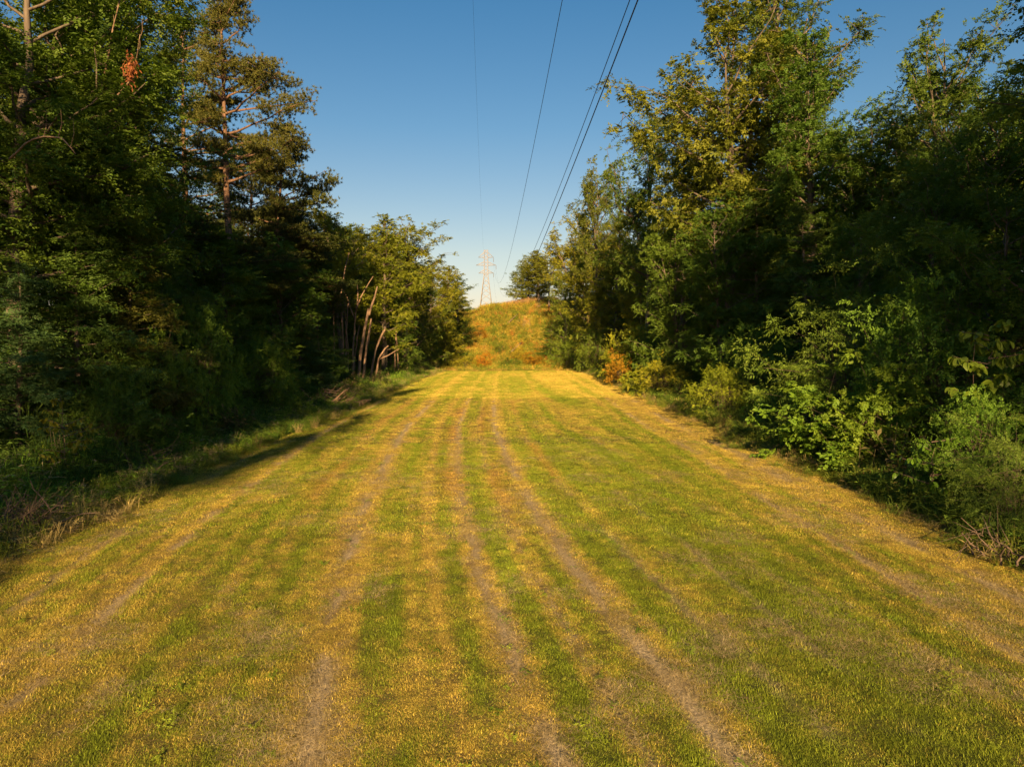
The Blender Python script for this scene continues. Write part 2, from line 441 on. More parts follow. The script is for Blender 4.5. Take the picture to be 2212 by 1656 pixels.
def pine(seed, H=28.0, base=0.42, R=5.0, whorls=17, clumps=3000, side=None, lean=0.0, keep=.8, needle=.26):
    rng = np.random.default_rng(seed)
    T = Tubes(); tr = H * .0125
    tp = wobble(rng, np.zeros(3), np.array([lean * H, 0, H * .98]), 12, H * .007)
    T.add(np.vstack([[0, 0, -.6], tp]), np.concatenate([[tr * 1.4, tr * 1.15], np.linspace(tr, tr * .12, 11)]), 8)
    cs, ds = [], []
    for w in range(whorls):
        f = base + (1 - base) * (w + rng.random() * .7) / whorls
        g = min(f, .995) * 11; s = tp[int(g)] * (1 - g % 1) + tp[int(g) + 1] * (g % 1)
        h = (f - base) / (1 - base)
        pr = (.75 + .55 * math.sin(min(h * 2.2, 1) * 1.57)) * (1 - h ** 1.6) + .12
        for b in range(rng.integers(3, 6)):
            if rng.random() > keep and h < .85: continue
            az = rng.random() * 6.28
            ln = R * pr * rng.uniform(.55, 1.1)
            if side is not None: ln *= 1 + .45 * math.cos(az - side)
            el = math.radians(-4 + 38 * h) + rng.normal() * .12
            d = np.array([math.cos(az) * math.cos(el), math.sin(az) * math.cos(el), math.sin(el)])
            lp = wobble(rng, s, s + d * ln, 7, ln * .10); lp[:, 2] += np.linspace(0, 1, 7) ** 2 * ln * .10
            T.add(lp, np.linspace(tr * .30 * (1.15 - .6 * h), tr * .05, 7), 5)
            for q in range(int(4 + ln * 3.2)):
                tt = rng.uniform(.38, 1.0) ** .8
                k = tt * 6; c0 = lp[min(5, int(k))] * (1 - k % 1) + lp[min(6, int(k) + 1)] * (k % 1)
                sd = np.array([-d[1], d[0], 0]) * rng.normal() * ln * .20 + d * rng.normal() * .2 + np.array([0, 0, rng.uniform(-.05, .35)])
                c = c0 + sd
                if q % 2 == 0: T.add([c0, (c0 + c) / 2, c], [tr * .06, tr * .045, tr * .03], 4)
                cs.append(c); ds.append(norm(d + sd * .4))
    cs, ds = np.array(cs), np.array(ds)
    ci = rng.integers(len(cs), size=clumps)
    cc = cs[ci] + rng.normal(size=(clumps, 3)) * np.array([.42, .42, .16])
    K = 15
    dirs = norm(rng.normal(size=(clumps, K, 3)) + ds[ci][:, None] * .7 + np.array([0, 0, .45]))
    ln = needle * rng.uniform(.7, 1.25, (clumps, K, 1))
    sdv = norm(np.cross(dirs, rng.normal(size=(clumps, K, 3)))) * .028
    b0 = np.broadcast_to(cc[:, None], dirs.shape)
    V = np.stack([b0 + sdv, b0 - sdv, b0 + dirs * ln], 2).reshape(-1, 3)
    v = np.repeat(np.clip(rng.random((clumps, K)) * .6 + rng.random((clumps, 1)) * .5, 0, 1).ravel(), 3)
    cr = new_mesh('crown', V, np.arange(len(V)).reshape(-1, 3), M_PINE, {'tone': v})
    return dict(trunk=T.mesh('trunk', M_PBARK), crown=cr, H=H, R=R)

def shrub(seed, H=4.0, R=2.2, stems=9, count=8000, leaf=.14, aspect=.55, mat=None, flat=.7, cl=.55, nclump=70, rough=.25, droop=.2, spray=False):
    rng = np.random.default_rng(seed)
    T = Tubes(); cs, rs = [], []
    ends = []
    for i in range(stems):
        az = i * 2.399 + rng.normal() * .4; rr = R * rng.uniform(.15, .6); hh = H * rng.uniform(.4, .75)
        e = np.array([math.cos(az) * rr, math.sin(az) * rr, hh])
        p = wobble(rng, np.array([math.cos(az) * .15, math.sin(az) * .15, -.2]), e, 6, .09)
        T.add(p, np.linspace(.026, .007, 6) * (H / 4) ** .7, 5); ends.append(p)
    for i in range(nclump):
        th = rng.random() * 6.28; cz = rng.uniform(-.12, 1) ; s = math.sqrt(max(0, 1 - cz * cz))
        q = rng.uniform(.62, 1.0) * (1 + rng.normal() * rough)
        c = np.array([math.cos(th) * s * R * q, math.sin(th) * s * R * q, H * (.30 + .66 * max(cz, 0) * q) + min(cz, 0) * H * 1.6])
        c[2] = max(c[2], .25)
        p = ends[rng.integers(len(ends))]; k = rng.integers(2, 6)
        T.add([p[k], (p[k] + c) / 2 + [0, 0, .12], c], [.006, .005, .003], 4)
        cs.append(c); rs.append(cl * rng.uniform(.6, 1.25))
    cs, rs = np.array(cs), np.array(rs)
    P, A, Nn, Lg, W, v = cluster_leaves(rng, cs, rs, count, leaf, aspect, flat, .55, droop, np.array([0, 0, H * .3]))
    return dict(trunk=T.mesh('stems', M_TWIG), crown=leaves_mesh('foliage', P, A, Nn, Lg, W, v, mat or M_SHRUB), H=H, R=R)

TALL = [broadleaf(11, 30, .30, 5.6, 52, .21, 68000, 'oval', leaders=2, cl=.78, sparse=1.5),
        broadleaf(12, 30, .22, 5.0, 56, .20, 66000, 'wave', leaders=2, cl=.74, sparse=1.5),
        broadleaf(13, 30, .36, 6.4, 50, .22, 66000, 'dome', leaders=3, cl=.82, sparse=1.5),
        broadleaf(14, 30, .18, 4.6, 56, .20, 64000, 'oval', leaders=1, cl=.74, sparse=1.5),
        broadleaf(15, 30, .42, 6.6, 42, .22, 50000, 'oval', leaders=3, sparse=1.0, cl=.75)]
MID = [broadleaf(21, 16, .06, 4.2, 48, .17, 46000, 'oval', cl=.66, sparse=1.6),
       broadleaf(22, 16, .04, 4.6, 50, .16, 48000, 'dome', cl=.66, leaders=2, sparse=1.6),
       broadleaf(23, 16, .08, 3.8, 50, .16, 44000, 'wave', cl=.62, sparse=1.6),
       broadleaf(24, 14, .03, 4.2, 48, .16, 44000, 'cone', flat=.22, cl=.85, droop=.1, sparse=1.3)]
PINES = [pine(31, 35, .50, 4.7, 17, 9000, side=0.0, keep=.85, needle=.27), pine(32, 30, .34, 5.6, 19, 5500), pine(33, 22, .42, 3.6, 12, 5200, side=0.2, lean=.07, needle=.25),
         pine(34, 26, .5, 4.6, 14, 4500)]
CEDAR = [broadleaf(41, 12, .03, 2.9, 70, .17, 56000, 'cone', flat=.5, cl=.66, sparse=2.0, mat=M_CEDAR, aspect=.30, droop=.3),
         broadleaf(42, 12, .03, 3.4, 66, .18, 56000, 'cone', flat=.35, cl=.75, sparse=1.9, mat=M_CEDAR, aspect=.3, droop=.4)]
SHRUB = [shrub(51, 4, 2.2), shrub(52, 4, 2.6, cl=.6, nclump=85, count=9500), shrub(53, 4, 1.9, leaf=.17, aspect=.6, rough=.35),
         shrub(54, 4, 2.8, leaf=.13, aspect=.3, mat=M_CEDAR, cl=.6, nclump=90, count=11000, flat=.35, rough=.35, droop=.4),
         shrub(55, 4, 1.7, leaf=.20, aspect=.62, nclump=55, count=5000, rough=.4),
         shrub(56, 4, 3.2, leaf=.15, nclump=110, count=12000, cl=.7)]
FINE = [broadleaf(61, 28, .30, 5.4, 56, .17, 90000, 'oval', leaders=2, cl=.95), broadleaf(62, 28, .34, 5.2, 54, .17, 90000, 'wave', leaders=2, cl=.95)]
NEAR = [broadleaf(71, 14, .03, 4.2, 52, .115, 70000, 'oval', cl=.75, sparse=1.2), broadleaf(72, 14, .03, 4.4, 52, .12, 70000, 'dome', cl=.75, leaders=2, sparse=1.2)]
BUSH = [shrub(81, 4, 2.3, leaf=.085, count=24000, nclump=120, cl=.5), shrub(82, 4, 2.6, leaf=.095, count=24000, nclump=130, cl=.52, rough=.3), shrub(83, 4, 2.8, leaf=.10, aspect=.3, mat=M_CEDAR, cl=.6, nclump=120, count=28000, flat=.35, rough=.3, droop=.4)]
KIND = dict(fine=FINE, near=NEAR, bush=BUSH, tall=TALL, mid=MID, pine=PINES, cedar=CEDAR, shrub=SHRUB)
NAMES = dict(fine='broadleaf_tree', near='broadleaf_tree', bush='shrub', tall='broadleaf_tree', mid='broadleaf_tree', pine='pine_tree', cedar='cedar_tree', shrub='shrub')
_cnt = [0]
def plant(kind, var, X, Y, height, wide, label, tint=(1, 1, 1), rot=None, lean=(0, 0), group=None, sink=0.15, name=None):
    pr = KIND[kind][var]
    _cnt[0] += 1
    sz = height / pr['H']; sx = wide / pr['R']
    r = rot if rot is not None else (_cnt[0] * 2.17) % 6.283
    o = empty(name or NAMES[kind], (X, Y, float(gz(X, Y)) - sink), (lean[1], lean[0], r), (sx, sx, sz))
    if kind in ('shrub', 'bush'):
        obj('stem', pr['trunk'], o); obj('foliage', pr['crown'], o, tint)
        tag(o, label, 'shrub', group)
    else:
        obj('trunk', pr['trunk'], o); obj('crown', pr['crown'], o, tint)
        tag(o, label, 'tree', group)
    return o
def plant_px(kind, var, px, ytop, Y, wide, label, tint=(1, 1, 1), **kw):
    """a plant whose axis stands at image column px at depth Y and reaches up to image row ytop"""
    p = at(px, ytop, Y)
    g = float(gz(p[0], Y))
    return plant(kind, var, float(p[0]), Y, float(p[2]) - g + .3, wide, label, tint, **kw)

# LAYOUT-BEGIN
# ------------------------------------------------------------------ trees and shrubs along the left of the corridor
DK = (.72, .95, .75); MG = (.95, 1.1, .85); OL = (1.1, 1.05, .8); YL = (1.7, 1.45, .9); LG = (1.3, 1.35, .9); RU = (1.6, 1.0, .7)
corner_tree = plant_px('fine', 0, 10, -260, 27, 5.6, 'tall dark tree filling the upper corner beside the yellow-tufted limb', (.8, .95, .7))
tuft_tree = plant_px('fine', 1, 150, -200, 33, 5.2, 'tall broadleaf tree with yellowish tufts at the corner, two trunks before the pines', (1.0, .98, .7))
plant_px('fine', 0, 235, -30, 44, 4.4, 'tall dark broadleaf tree just before the tallest pine', DK)
plant_px('pine', 1, 385, 30, 66, 6.0, 'dark layered pine filling the gap behind the tallest pine', DK, rot=1.0)
plant_px('pine', 0, 482, -40, 60, 4.1, 'tallest orange-trunked pine standing clear against the sky', (1.25, 1.1, .85), rot=0.0, name='pine_tree')
plant_px('pine', 3, 540, 310, 82, 4.6, 'thin olive pine half hidden behind the tallest pine', OL, rot=2.0)
plant_px('pine', 2, 572, 268, 66, 3.6, 'small leaning pine with a rounded crown beside the tallest pine', (.95, .95, .85), rot=0.1)
plant_px('pine', 1, 655, 450, 74, 5.2, 'low dark pine with bare arching boughs before the round lit tree', DK, rot=3.0)
plant_px('near', 0, 250, 300, 36, 4.4, 'dark mid-height tree below the yellowish tufts', DK)
plant_px('near', 1, 110, 360, 30, 4.6, 'shadowed mid-height tree under the corner tree', DK)
plant_px('cedar', 0, 20, 560, 25, 2.6, 'blue-green cedar at the very edge of the picture', (.75, .95, 1.3))
plant_px('cedar', 1, 150, 470, 28, 3.2, 'feathery dark cedar next to the blue-green cedar', (.95, 1.1, .85))
plant_px('cedar', 0, 265, 500, 31, 3.0, 'brownish cedar behind the yellow-leaved sapling', (1.3, .9, .7))
plant_px('cedar', 1, 360, 500, 36, 3.4, 'olive cedar between the brownish cedar and the pale-topped bush', (.95, 1.0, .8))
plant_px('bush', 0, 430, 655, 36, 2.2, 'pale-topped leafy bush with bare hanging twigs', (1.0, 1.25, .9))
plant_px('mid', 3, 500, 480, 48, 4.8, 'layered tree with yellow-tipped fan sprays before the pines', (1.05, 1.15, .8))
plant_px('bush', 1, 330, 740, 31, 2.2, 'dark bush under the olive cedar', (.9, 1.1, .8))
plant_px('bush', 1, 555, 745, 44, 2.5, 'round green bush leaning over the field edge below the layered tree', (.95, 1.15, .8))
plant_px('cedar', 0, 640, 690, 57, 2.8, 'blue-green conical cedar standing left of the brush pile', (.8, .95, 1.15))
plant_px('cedar', 1, 690, 640, 66, 3.4, 'dark broad cedar behind the brush pile', (.95, 1.05, .8))
plant_px('mid', 0, 610, 540, 58, 4.6, 'dark mid-height tree behind the blue-green conical cedar', DK)
plant_px('tall', 2, 738, 448, 86, 5.4, 'round-headed tree with sunlit yellow-green crown, first beyond the pines', (2.0, 1.6, .85))  # strong warm tints in this far row put golden sunlight into the leaf colour
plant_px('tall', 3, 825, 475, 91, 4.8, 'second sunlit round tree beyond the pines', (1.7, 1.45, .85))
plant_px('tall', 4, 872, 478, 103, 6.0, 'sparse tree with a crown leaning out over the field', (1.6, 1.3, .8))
plant_px('mid', 1, 840, 620, 96, 4.4, 'shadowed tree directly behind the two leaning broken snags', MG)
plant_px('mid', 2, 770, 600, 104, 4.4, 'dark tree behind the forked dead snags', DK)
plant_px('mid', 0, 905, 600, 122, 4.8, 'olive tree at the far field corner below the sparse leaning crown', OL)
plant_px('tall', 1, 925, 572, 142, 5.2, 'yellow-green sunlit tree past the far field corner', (2.1, 1.6, .8))
plant_px('tall', 3, 958, 578, 162, 5.2, 'narrow sunlit tree third from the tower in the far row', (1.8, 1.4, .8))
plant_px('tall', 0, 990, 596, 182, 5.0, 'dark-edged round tree nearest the tower in the left row', (.9, .95, .8))
plant_px('mid', 1, 962, 680, 146, 4.6, 'dome-shaped golden tree at the foot of the far left row', (2.3, 1.7, .9))
plant_px('mid', 3, 925, 720, 134, 3.6, 'low golden spreading tree beside the dome-shaped golden tree', (1.5, 1.3, .8))
plant_px('mid', 2, 1000, 700, 166, 4.2, 'dark green tree at the left foot of the hill', (.75, .9, .8))
plant_px('shrub', 1, 992, 755, 150, 3.0, 'dark bush at the left corner of the hill foot', (.7, .9, .8))
plant_px('shrub', 3, 870, 735, 116, 3.4, 'shaded green bush under the olive tree at the field corner', (.8, 1.0, .8))
plant_px('bush', 0, 620, 800, 53, 2.0, 'low bush at the foot of the blue-green conical cedar', (.9, 1.15, .8))
plant_px('shrub', 5, 700, 790, 72, 3.0, 'low green mound behind the brush pile', (.95, 1.25, .75))

# ------------------------------------------------------------------ trees and shrubs along the right of the corridor
plant_px('mid', 1, 1142, 555, 212, 6.0, 'dark tree on the hill crest, first one beside the tower', (1.7, 1.4, .8))  # crest and hill-edge tints raised so the leaf colour itself looks golden-lit
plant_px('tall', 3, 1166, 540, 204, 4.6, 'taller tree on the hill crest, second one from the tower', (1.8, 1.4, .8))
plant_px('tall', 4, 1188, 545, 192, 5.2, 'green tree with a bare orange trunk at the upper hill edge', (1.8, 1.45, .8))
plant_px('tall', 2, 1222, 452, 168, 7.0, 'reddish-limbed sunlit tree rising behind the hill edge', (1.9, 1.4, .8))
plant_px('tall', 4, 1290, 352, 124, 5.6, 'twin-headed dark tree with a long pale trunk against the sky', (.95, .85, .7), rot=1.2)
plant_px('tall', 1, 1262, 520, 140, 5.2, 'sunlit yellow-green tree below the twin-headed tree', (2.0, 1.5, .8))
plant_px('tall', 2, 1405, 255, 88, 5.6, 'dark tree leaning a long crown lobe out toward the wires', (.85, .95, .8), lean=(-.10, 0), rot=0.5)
plant_px('tall', 2, 1590, -60, 62, 8.4, 'biggest tree with orange-lit outer boughs and a tall bare trunk', (1.3, 1.08, .75), rot=2.2)
plant_px('tall', 0, 1480, 180, 72, 4.8, 'lower companion crown growing below the biggest tree', (1.0, .95, .75))
plant_px('tall', 1, 1700, -80, 66, 6.2, 'tall tree directly behind the biggest tree', (.8, .85, .75))
plant_px('tall', 3, 1790, 60, 54, 4.4, 'dark pointed tree beside the gap of open sky', DK)
plant_px('mid', 1, 1905, 250, 52, 5.0, 'lower dark tree under the gap of open sky', DK)
plant_px('tall', 4, 2045, 65, 43, 4.2, 'ragged dark tree on the far side of the sky gap', (.85, .95, .8), rot=.7)
plant_px('near', 0, 2150, 220, 36, 4.8, 'shadowed tree below the drooping boughs of the corner tree', DK)
plant('fine', 1, 18.8, 22.5, 24, 5.0, 'near dark tree drooping its boughs into the upper corner', (.95, 1.05, .8), rot=1.0)
plant_px('tall', 3, 1330, 480, 112, 4.6, 'olive sunlit tree before the twin-headed tree', (1.7, 1.3, .75))  # low sun painted into the tint, as on the other sunlit far trees
plant_px('mid', 2, 1385, 560, 98, 4.4, 'golden-flecked tree at the middle of the right wall of trees', (2.2, 1.6, .75))
plant_px('mid', 1, 1470, 470, 66, 4.6, 'dense green tree below the leaning dark tree', MG)
plant_px('mid', 0, 1565, 460, 57, 4.4, 'dense dark tree under the biggest tree', DK)
plant_px('cedar', 1, 1650, 400, 58, 5.2, 'broad cedar with flat sprays wrapped round the tall bare trunk', (1.0, 1.05, .75))
plant_px('cedar', 0, 1760, 430, 50, 4.6, 'dark cedar with paired reddish trunks below the pointed tree', (.95, 1.0, .8))
plant_px('near', 1, 1850, 480, 44, 4.6, 'shadowy tree between the dark cedar and the fern-sprayed mound', DK)
plant_px('near', 0, 2010, 420, 34, 4.6, 'dark layered tree under the ragged tree', (.85, 1.0, .8))
plant_px('near', 1, 2190, 430, 27, 4.4, 'dark leafy tree at the picture edge above the broad-leaved sapling', (.85, 1.05, .8))
plant_px('mid', 2, 1225, 600, 150, 4.0, 'green tree with pale upright stem beside the hill', (1.2, 1.15, .8))
plant_px('mid', 3, 1190, 690, 156, 3.6, 'dark green tree at the right foot of the hill', (.85, 1.0, .8))
plant_px('mid', 0, 1290, 610, 118, 4.2, 'sunlit tree at the far right field corner', (1.9, 1.5, .8))
plant_px('shrub', 0, 1232, 720, 132, 3.0, 'light green bush at the far right field corner', (1.2, 1.2, .8))
plant_px('shrub', 5, 1285, 705, 112, 3.2, 'green bush behind the orange-leaved bush', (1.1, 1.1, .8))
plant_px('mid', 1, 1430, 640, 80, 3.6, 'dark vine-covered mound in the shade of the right wall', (.85, 1.15, .8))
plant_px('shrub', 1, 1362, 700, 84, 3.2, 'tall sunlit yellow-green bush above the orange-leaved bush', (2.0, 1.6, .8))
plant_px('shrub', 2, 1336, 775, 78, 1.3, 'small orange-leaved bush at the field edge', (3.0, 1.25, .7))
plant_px('shrub', 0, 1428, 775, 62, 2.4, 'rounded golden bush second from the orange-leaved bush', (2.2, 1.6, .8))
plant_px('shrub', 4, 1385, 800, 66, 1.3, 'small bright yellow bush between orange and rounded golden bushes', (2.0, 1.7, .8))
plant_px('bush', 2, 1520, 740, 62, 3.2, 'grey-green arching bush behind the yellow-green field-edge bush', (.95, 1.0, .8))
plant_px('bush', 0, 1565, 795, 44, 2.0, 'yellow-green leafy bush at the field edge, alone against shade', (1.9, 1.65, .8))
plant_px('bush', 1, 1640, 720, 48, 3.4, 'dark bush mound in front of the paired reddish trunks', (.9, 1.15, .8))
plant_px('bush', 0, 1690, 850, 38, 1.7, 'bright green low bush beside the field edge straw', (.85, 1.3, .8))
plant_px('bush', 2, 1830, 600, 32, 3.4, 'big fern-sprayed mound with yellow tips', (1.5, 1.5, .8))
plant_px('bush', 1, 2020, 640, 27, 3.0, 'dark green mound behind the lime-leaved bush', (.85, 1.15, .8))
plant_px('shrub', 2, 1905, 820, 26, 1.7, 'lime-leaved bush in front of the fern-sprayed mound', (1.2, 1.3, .8))
plant_px('shrub', 4, 1800, 830, 28, 1.8, 'broad-leaved bush next to the lime-leaved bush', (1.1, 1.35, .8))
plant_px('bush', 0, 2120, 850, 20.5, 1.7, 'shaded green bush at the field edge below the broad-leaved sapling', (.9, 1.2, .8))
plant_px('bush', 2, 2205, 930, 17.6, 1.4, 'sparse feathery bush at the picture edge over the reddish twigs', (1.3, 1.3, .8))
plant_px('near', 0, 60, 470, 32, 4.2, 'dark leafy tree filling the gap behind the blue-green cedar', DK)
plant_px('near', 1, 430, 520, 48, 4.6, 'dark leafy tree between the olive cedar and the layered tree', DK)
plant_px('near', 0, 330, 560, 40, 4.0, 'dark leafy tree behind the brownish cedar', DK)
plant_px('bush', 1, 240, 800, 27, 1.8, 'dark leafy bush just beyond the yellowing sapling', (.8, 1.0, .8))
plant_px('bush', 0, 480, 830, 40, 1.6, 'low green bush at the weed strip below the pale-topped bush', (.95, 1.15, .8))
plant_px('mid', 0, 1128, 578, 226, 5.0, 'rounded green tree at the inner end of the hilltop trees, nearest the wires', (1.3, 1.2, .8))
plant_px('mid', 1, 1158, 560, 216, 5.4, 'rounded tree filling the gap between the hilltop trees', (1.5, 1.3, .8))
# LAYOUT-END
from mathutils import Matrix, Euler, Vector
def fix_to(o, root):
    o.parent = root
    o.matrix_parent_inverse = Matrix.LocRotScale(root.location, root.rotation_euler, root.scale).inverted()
def bare_limb(root, pts, Y, r):
    P = np.array([at(x, y, Y) for x, y in pts]); t = np.linspace(0, len(P) - 1, 10)
    P = np.stack([np.interp(t, np.arange(len(P)), P[:, i]) for i in range(3)], 1)
    P[:, 1] += np.linspace(1.5, 0, 10)
    P += np.cumsum(np.random.default_rng(int(pts[0][1])).normal(size=P.shape), 0) * .035; r = r * .62
    T = Tubes(); T.add(P, np.linspace(r, r * .35, 10), 6)
    for k in (4, 6, 8):
        T.add([P[k], P[k] + [.25, -.2, .35], P[k] + [.3, -.3, .75]], [r * .35, r * .25, r * .1], 5)
    fix_to(obj('bare_limb', T.mesh('bare_limb', M_DEAD)), root)
bare_limb(corner_tree, [(-60, 320), (0, 284), (60, 276), (110, 292), (148, 328)], 22.0, .06)
bare_limb(tuft_tree, [(185, 205), (240, 160), (275, 120), (302, 82)], 28.0, .07)
bare_limb(tuft_tree, [(170, 150), (195, 100), (215, 60), (250, -10)], 28.0, .08)
_r = np.random.default_rng(4); _n = 220
_c = at(281, 148, 27.6) + _r.normal(size=(_n, 3)) * [.10, .10, .24]
fix_to(obj('dead_foliage', leaves_mesh('dead_foliage', _c, _r.normal(size=(_n, 3)) * .6 + [0, 0, -1], _r.normal(size=(_n, 3)), np.full(_n, .16), np.full(_n, .07), _r.random(_n), leaf_material('dead_leaf', (.16, .05, .02), (.34, .12, .04), .2))), tuft_tree)
# the wood behind the two front rows
_sx = [-400, 0, 350, 400, 640, 690, 745, 860, 930, 1005, 1012, 1100, 1112, 1200, 1212, 1290, 1340, 1425, 1740, 1760, 1880, 1900, 1950, 1990, 2212, 2600]
_sy = [-90, -90, -60, 420, 440, 445, 455, 490, 570, 600, 660, 660, 575, 545, 465, 365, 300, 60, 40, 80, 160, 240, 200, 110, -60, -60]
def cap_height(X, Y, h, R):
    if Y < 8: return h
    p0, p1 = [1106 + F * (X + d) / Y for d in (-R, R)]
    ys = max(np.interp(np.linspace(p0, p1, 12), _sx, _sy)) + 14
    return float(max(5.0, min(h, CAM_H + (735 - ys) / F * Y - float(gz(X, Y)))))
rngw = np.random.default_rng(5)
for side in (-1, 1):
    for row, dx in enumerate((26, 36)):
        for y in np.arange(14 + 4 * row, 200, 9.5 + 1.5 * row):
            X = side * (dx + rngw.normal() * 1.6); Y = y + rngw.normal() * 1.8
            h = rngw.uniform(19, 25) if side > 0 else rngw.uniform(20, 27)
            kind = 'pine' if rngw.random() < (.35 if side < 0 else .1) else 'tall'
            t = rngw.uniform(.8, 1.05); wd = rngw.uniform(4.6, 6.2)
            plant(kind, int(rngw.integers(4)), X, Y, cap_height(X, Y, h, wd * .7), wd,
                  'dim %s deep in the wood on the %s' % ('pine' if kind == 'pine' else 'broadleaf tree', 'pine-topped side' if side < 0 else 'side of the leafy wall'),
                  (t, t * 1.05, .8), group='trees deep in the wood, %s' % ('pine side' if side < 0 else 'leafy side'))
for side in (-1, 1):
    for y in np.arange(26, 130, 9.0):
        X = side * (23.5 + rngw.random() * 4); Y = y + rngw.normal() * 1.5; wd = rngw.uniform(4.4, 5.4)
        plant('mid', int(rngw.integers(3)), X, Y, cap_height(X, Y, rngw.uniform(10, 14), wd * .7), wd, 'dim leafy understorey tree below the tall crowns, %s side' % ('pine' if side < 0 else 'leafy'), (.8, 1.0, .8), group='understorey trees in the wood')
# the rows go on beside and behind the viewpoint; they shade the near edges
for side, bx, var, ys in ((-1, 13.2, 4, (-38, -10)), (-1, 23.5, 1, (-28, -14)), (1, 18.4, 1, (-54, -40, -27, -14, -2, 9))):
    for y in ys:
        X = side * bx + rngw.normal() * .4
        plant('tall', var, X, y + rngw.normal(), rngw.uniform(27, 30), rngw.uniform(4.8, 5.3),
              'tall tree in the row behind the viewpoint, %s side' % ('pine' if side < 0 else 'leafy'), (.8, .95, .8), group='tree rows behind the viewpoint')
# the wood on the slopes either side of the hill
for i in range(16):
    side = -1 if i % 2 else 1
    X = side * rngw.uniform(19, 34) + (-3 if side < 0 else 2); Y = 172 + i * 4.0
    plant('tall', int(rngw.integers(4)), X, Y, cap_height(X, Y, rngw.uniform(14, 18), 4.), rngw.uniform(4.5, 5.5), 'far tree on the wooded slope beside the hill', (1.0, 1.0, .8), group='trees on the slopes beside the hill')

# ------------------------------------------------------------------ scatter with geometry nodes (grass, weeds: nobody could count them)
def scatter(name, pts, protos, label, cat, mat_attr):
    """pts: dict co, rot(z), tilt, scale, idx, tint -> one object of instanced tufts"""
    n = len(pts['co'])
    me = bpy.data.meshes.new(name)
    me.vertices.add(n)
    me.vertices.foreach_set('co', np.asarray(pts['co'], np.float32).ravel())
    def put(an, ty, data, f):
        a = me.attributes.new(an, ty, 'POINT'); a.data.foreach_set(f, np.asarray(data, np.float32).ravel())
    put('rotv', 'FLOAT_VECTOR', pts['rot'], 'vector')
    put('scl', 'FLOAT_VECTOR', pts['scale'], 'vector')
    a = me.attributes.new('pick', 'INT', 'POINT'); a.data.foreach_set('value', np.asarray(pts['idx'], np.int32))
    put('tint', 'FLOAT_COLOR', np.concatenate([pts['tint'], np.ones((n, 1))], 1), 'color')
    o = obj(name, me)
    tag(o, label, cat, kind='stuff')
    ng = bpy.data.node_groups.new(name, 'GeometryNodeTree')
    ng.interface.new_socket('Geometry', in_out='INPUT', socket_type='NodeSocketGeometry')
    ng.interface.new_socket('Geometry', in_out='OUTPUT', socket_type='NodeSocketGeometry')
    N, L = ng.nodes, ng.links
    gi = N.new('NodeGroupInput'); go = N.new('NodeGroupOutput')
    g2i = N.new('GeometryNodeGeometryToInstance')
    for p in reversed(protos):
        oi = N.new('GeometryNodeObjectInfo'); oi.inputs['Object'].default_value = p
        oi.inputs['As Instance'].default_value = True
        L.new(oi.outputs['Geometry'], g2i.inputs[0])
    iop = N.new('GeometryNodeInstanceOnPoints')
    iop.inputs['Pick Instance'].default_value = True
    m2p = N.new('GeometryNodeMeshToPoints')
    L.new(gi.outputs[0], m2p.inputs['Mesh']); L.new(m2p.outputs[0], iop.inputs['Points'])
    L.new(g2i.outputs[0], iop.inputs['Instance'])
    def named(an, ty):
        q = N.new('GeometryNodeInputNamedAttribute'); q.data_type = ty; q.inputs['Name'].default_value = an
        return q.outputs[0]
    L.new(named('pick', 'INT'), iop.inputs['Instance Index'])
    L.new(named('rotv', 'FLOAT_VECTOR'), iop.inputs['Rotation'])
    L.new(named('scl', 'FLOAT_VECTOR'), iop.inputs['Scale'])
    L.new(iop.outputs[0], go.inputs[0])
    md = o.modifiers.new('scatter', 'NODES'); md.node_group = ng
    return o

def tuft_material(name, trans=.25):
    m, nt, N, L = mat_new(name)
    out = N.new('ShaderNodeOutputMaterial')
    ti = N.new('ShaderNodeAttribute'); ti.attribute_name = 'tint'; ti.attribute_type = 'INSTANCER'
    tn = N.new('ShaderNodeAttribute'); tn.attribute_name = 'tone'
    mr = N.new('ShaderNodeMapRange'); mr.inputs['To Min'].default_value = .40; mr.inputs['To Max'].default_value = 1.65
    L.new(tn.outputs['Fac'], mr.inputs['Value'])
    mul = N.new('ShaderNodeMix'); mul.data_type = 'RGBA'; mul.blend_type = 'MULTIPLY'; mul.inputs[0].default_value = 1
    L.new(ti.outputs['Color'], mul.inputs[6]); L.new(mr.outputs[0], mul.inputs[7])
    bs = N.new('ShaderNodeBsdfPrincipled'); bs.inputs['Roughness'].default_value = .7; bs.inputs['Specular IOR Level'].default_value = .15
    tr = N.new('ShaderNodeBsdfTranslucent')
    L.new(mul.outputs[2], bs.inputs['Base Color']); L.new(mul.outputs[2], tr.inputs['Color'])
    ms = N.new('ShaderNodeMixShader'); ms.inputs[0].default_value = trans
    L.new(bs.outputs[0], ms.inputs[1]); L.new(tr.outputs[0], ms.inputs[2]); L.new(ms.outputs[0], out.inputs['Surface'])
    return m
M_GRASS = tuft_material('grass_blade')

def proto(name, me):
    return bpy.data.objects.new(name, me)      # never linked to the scene: only source geometry

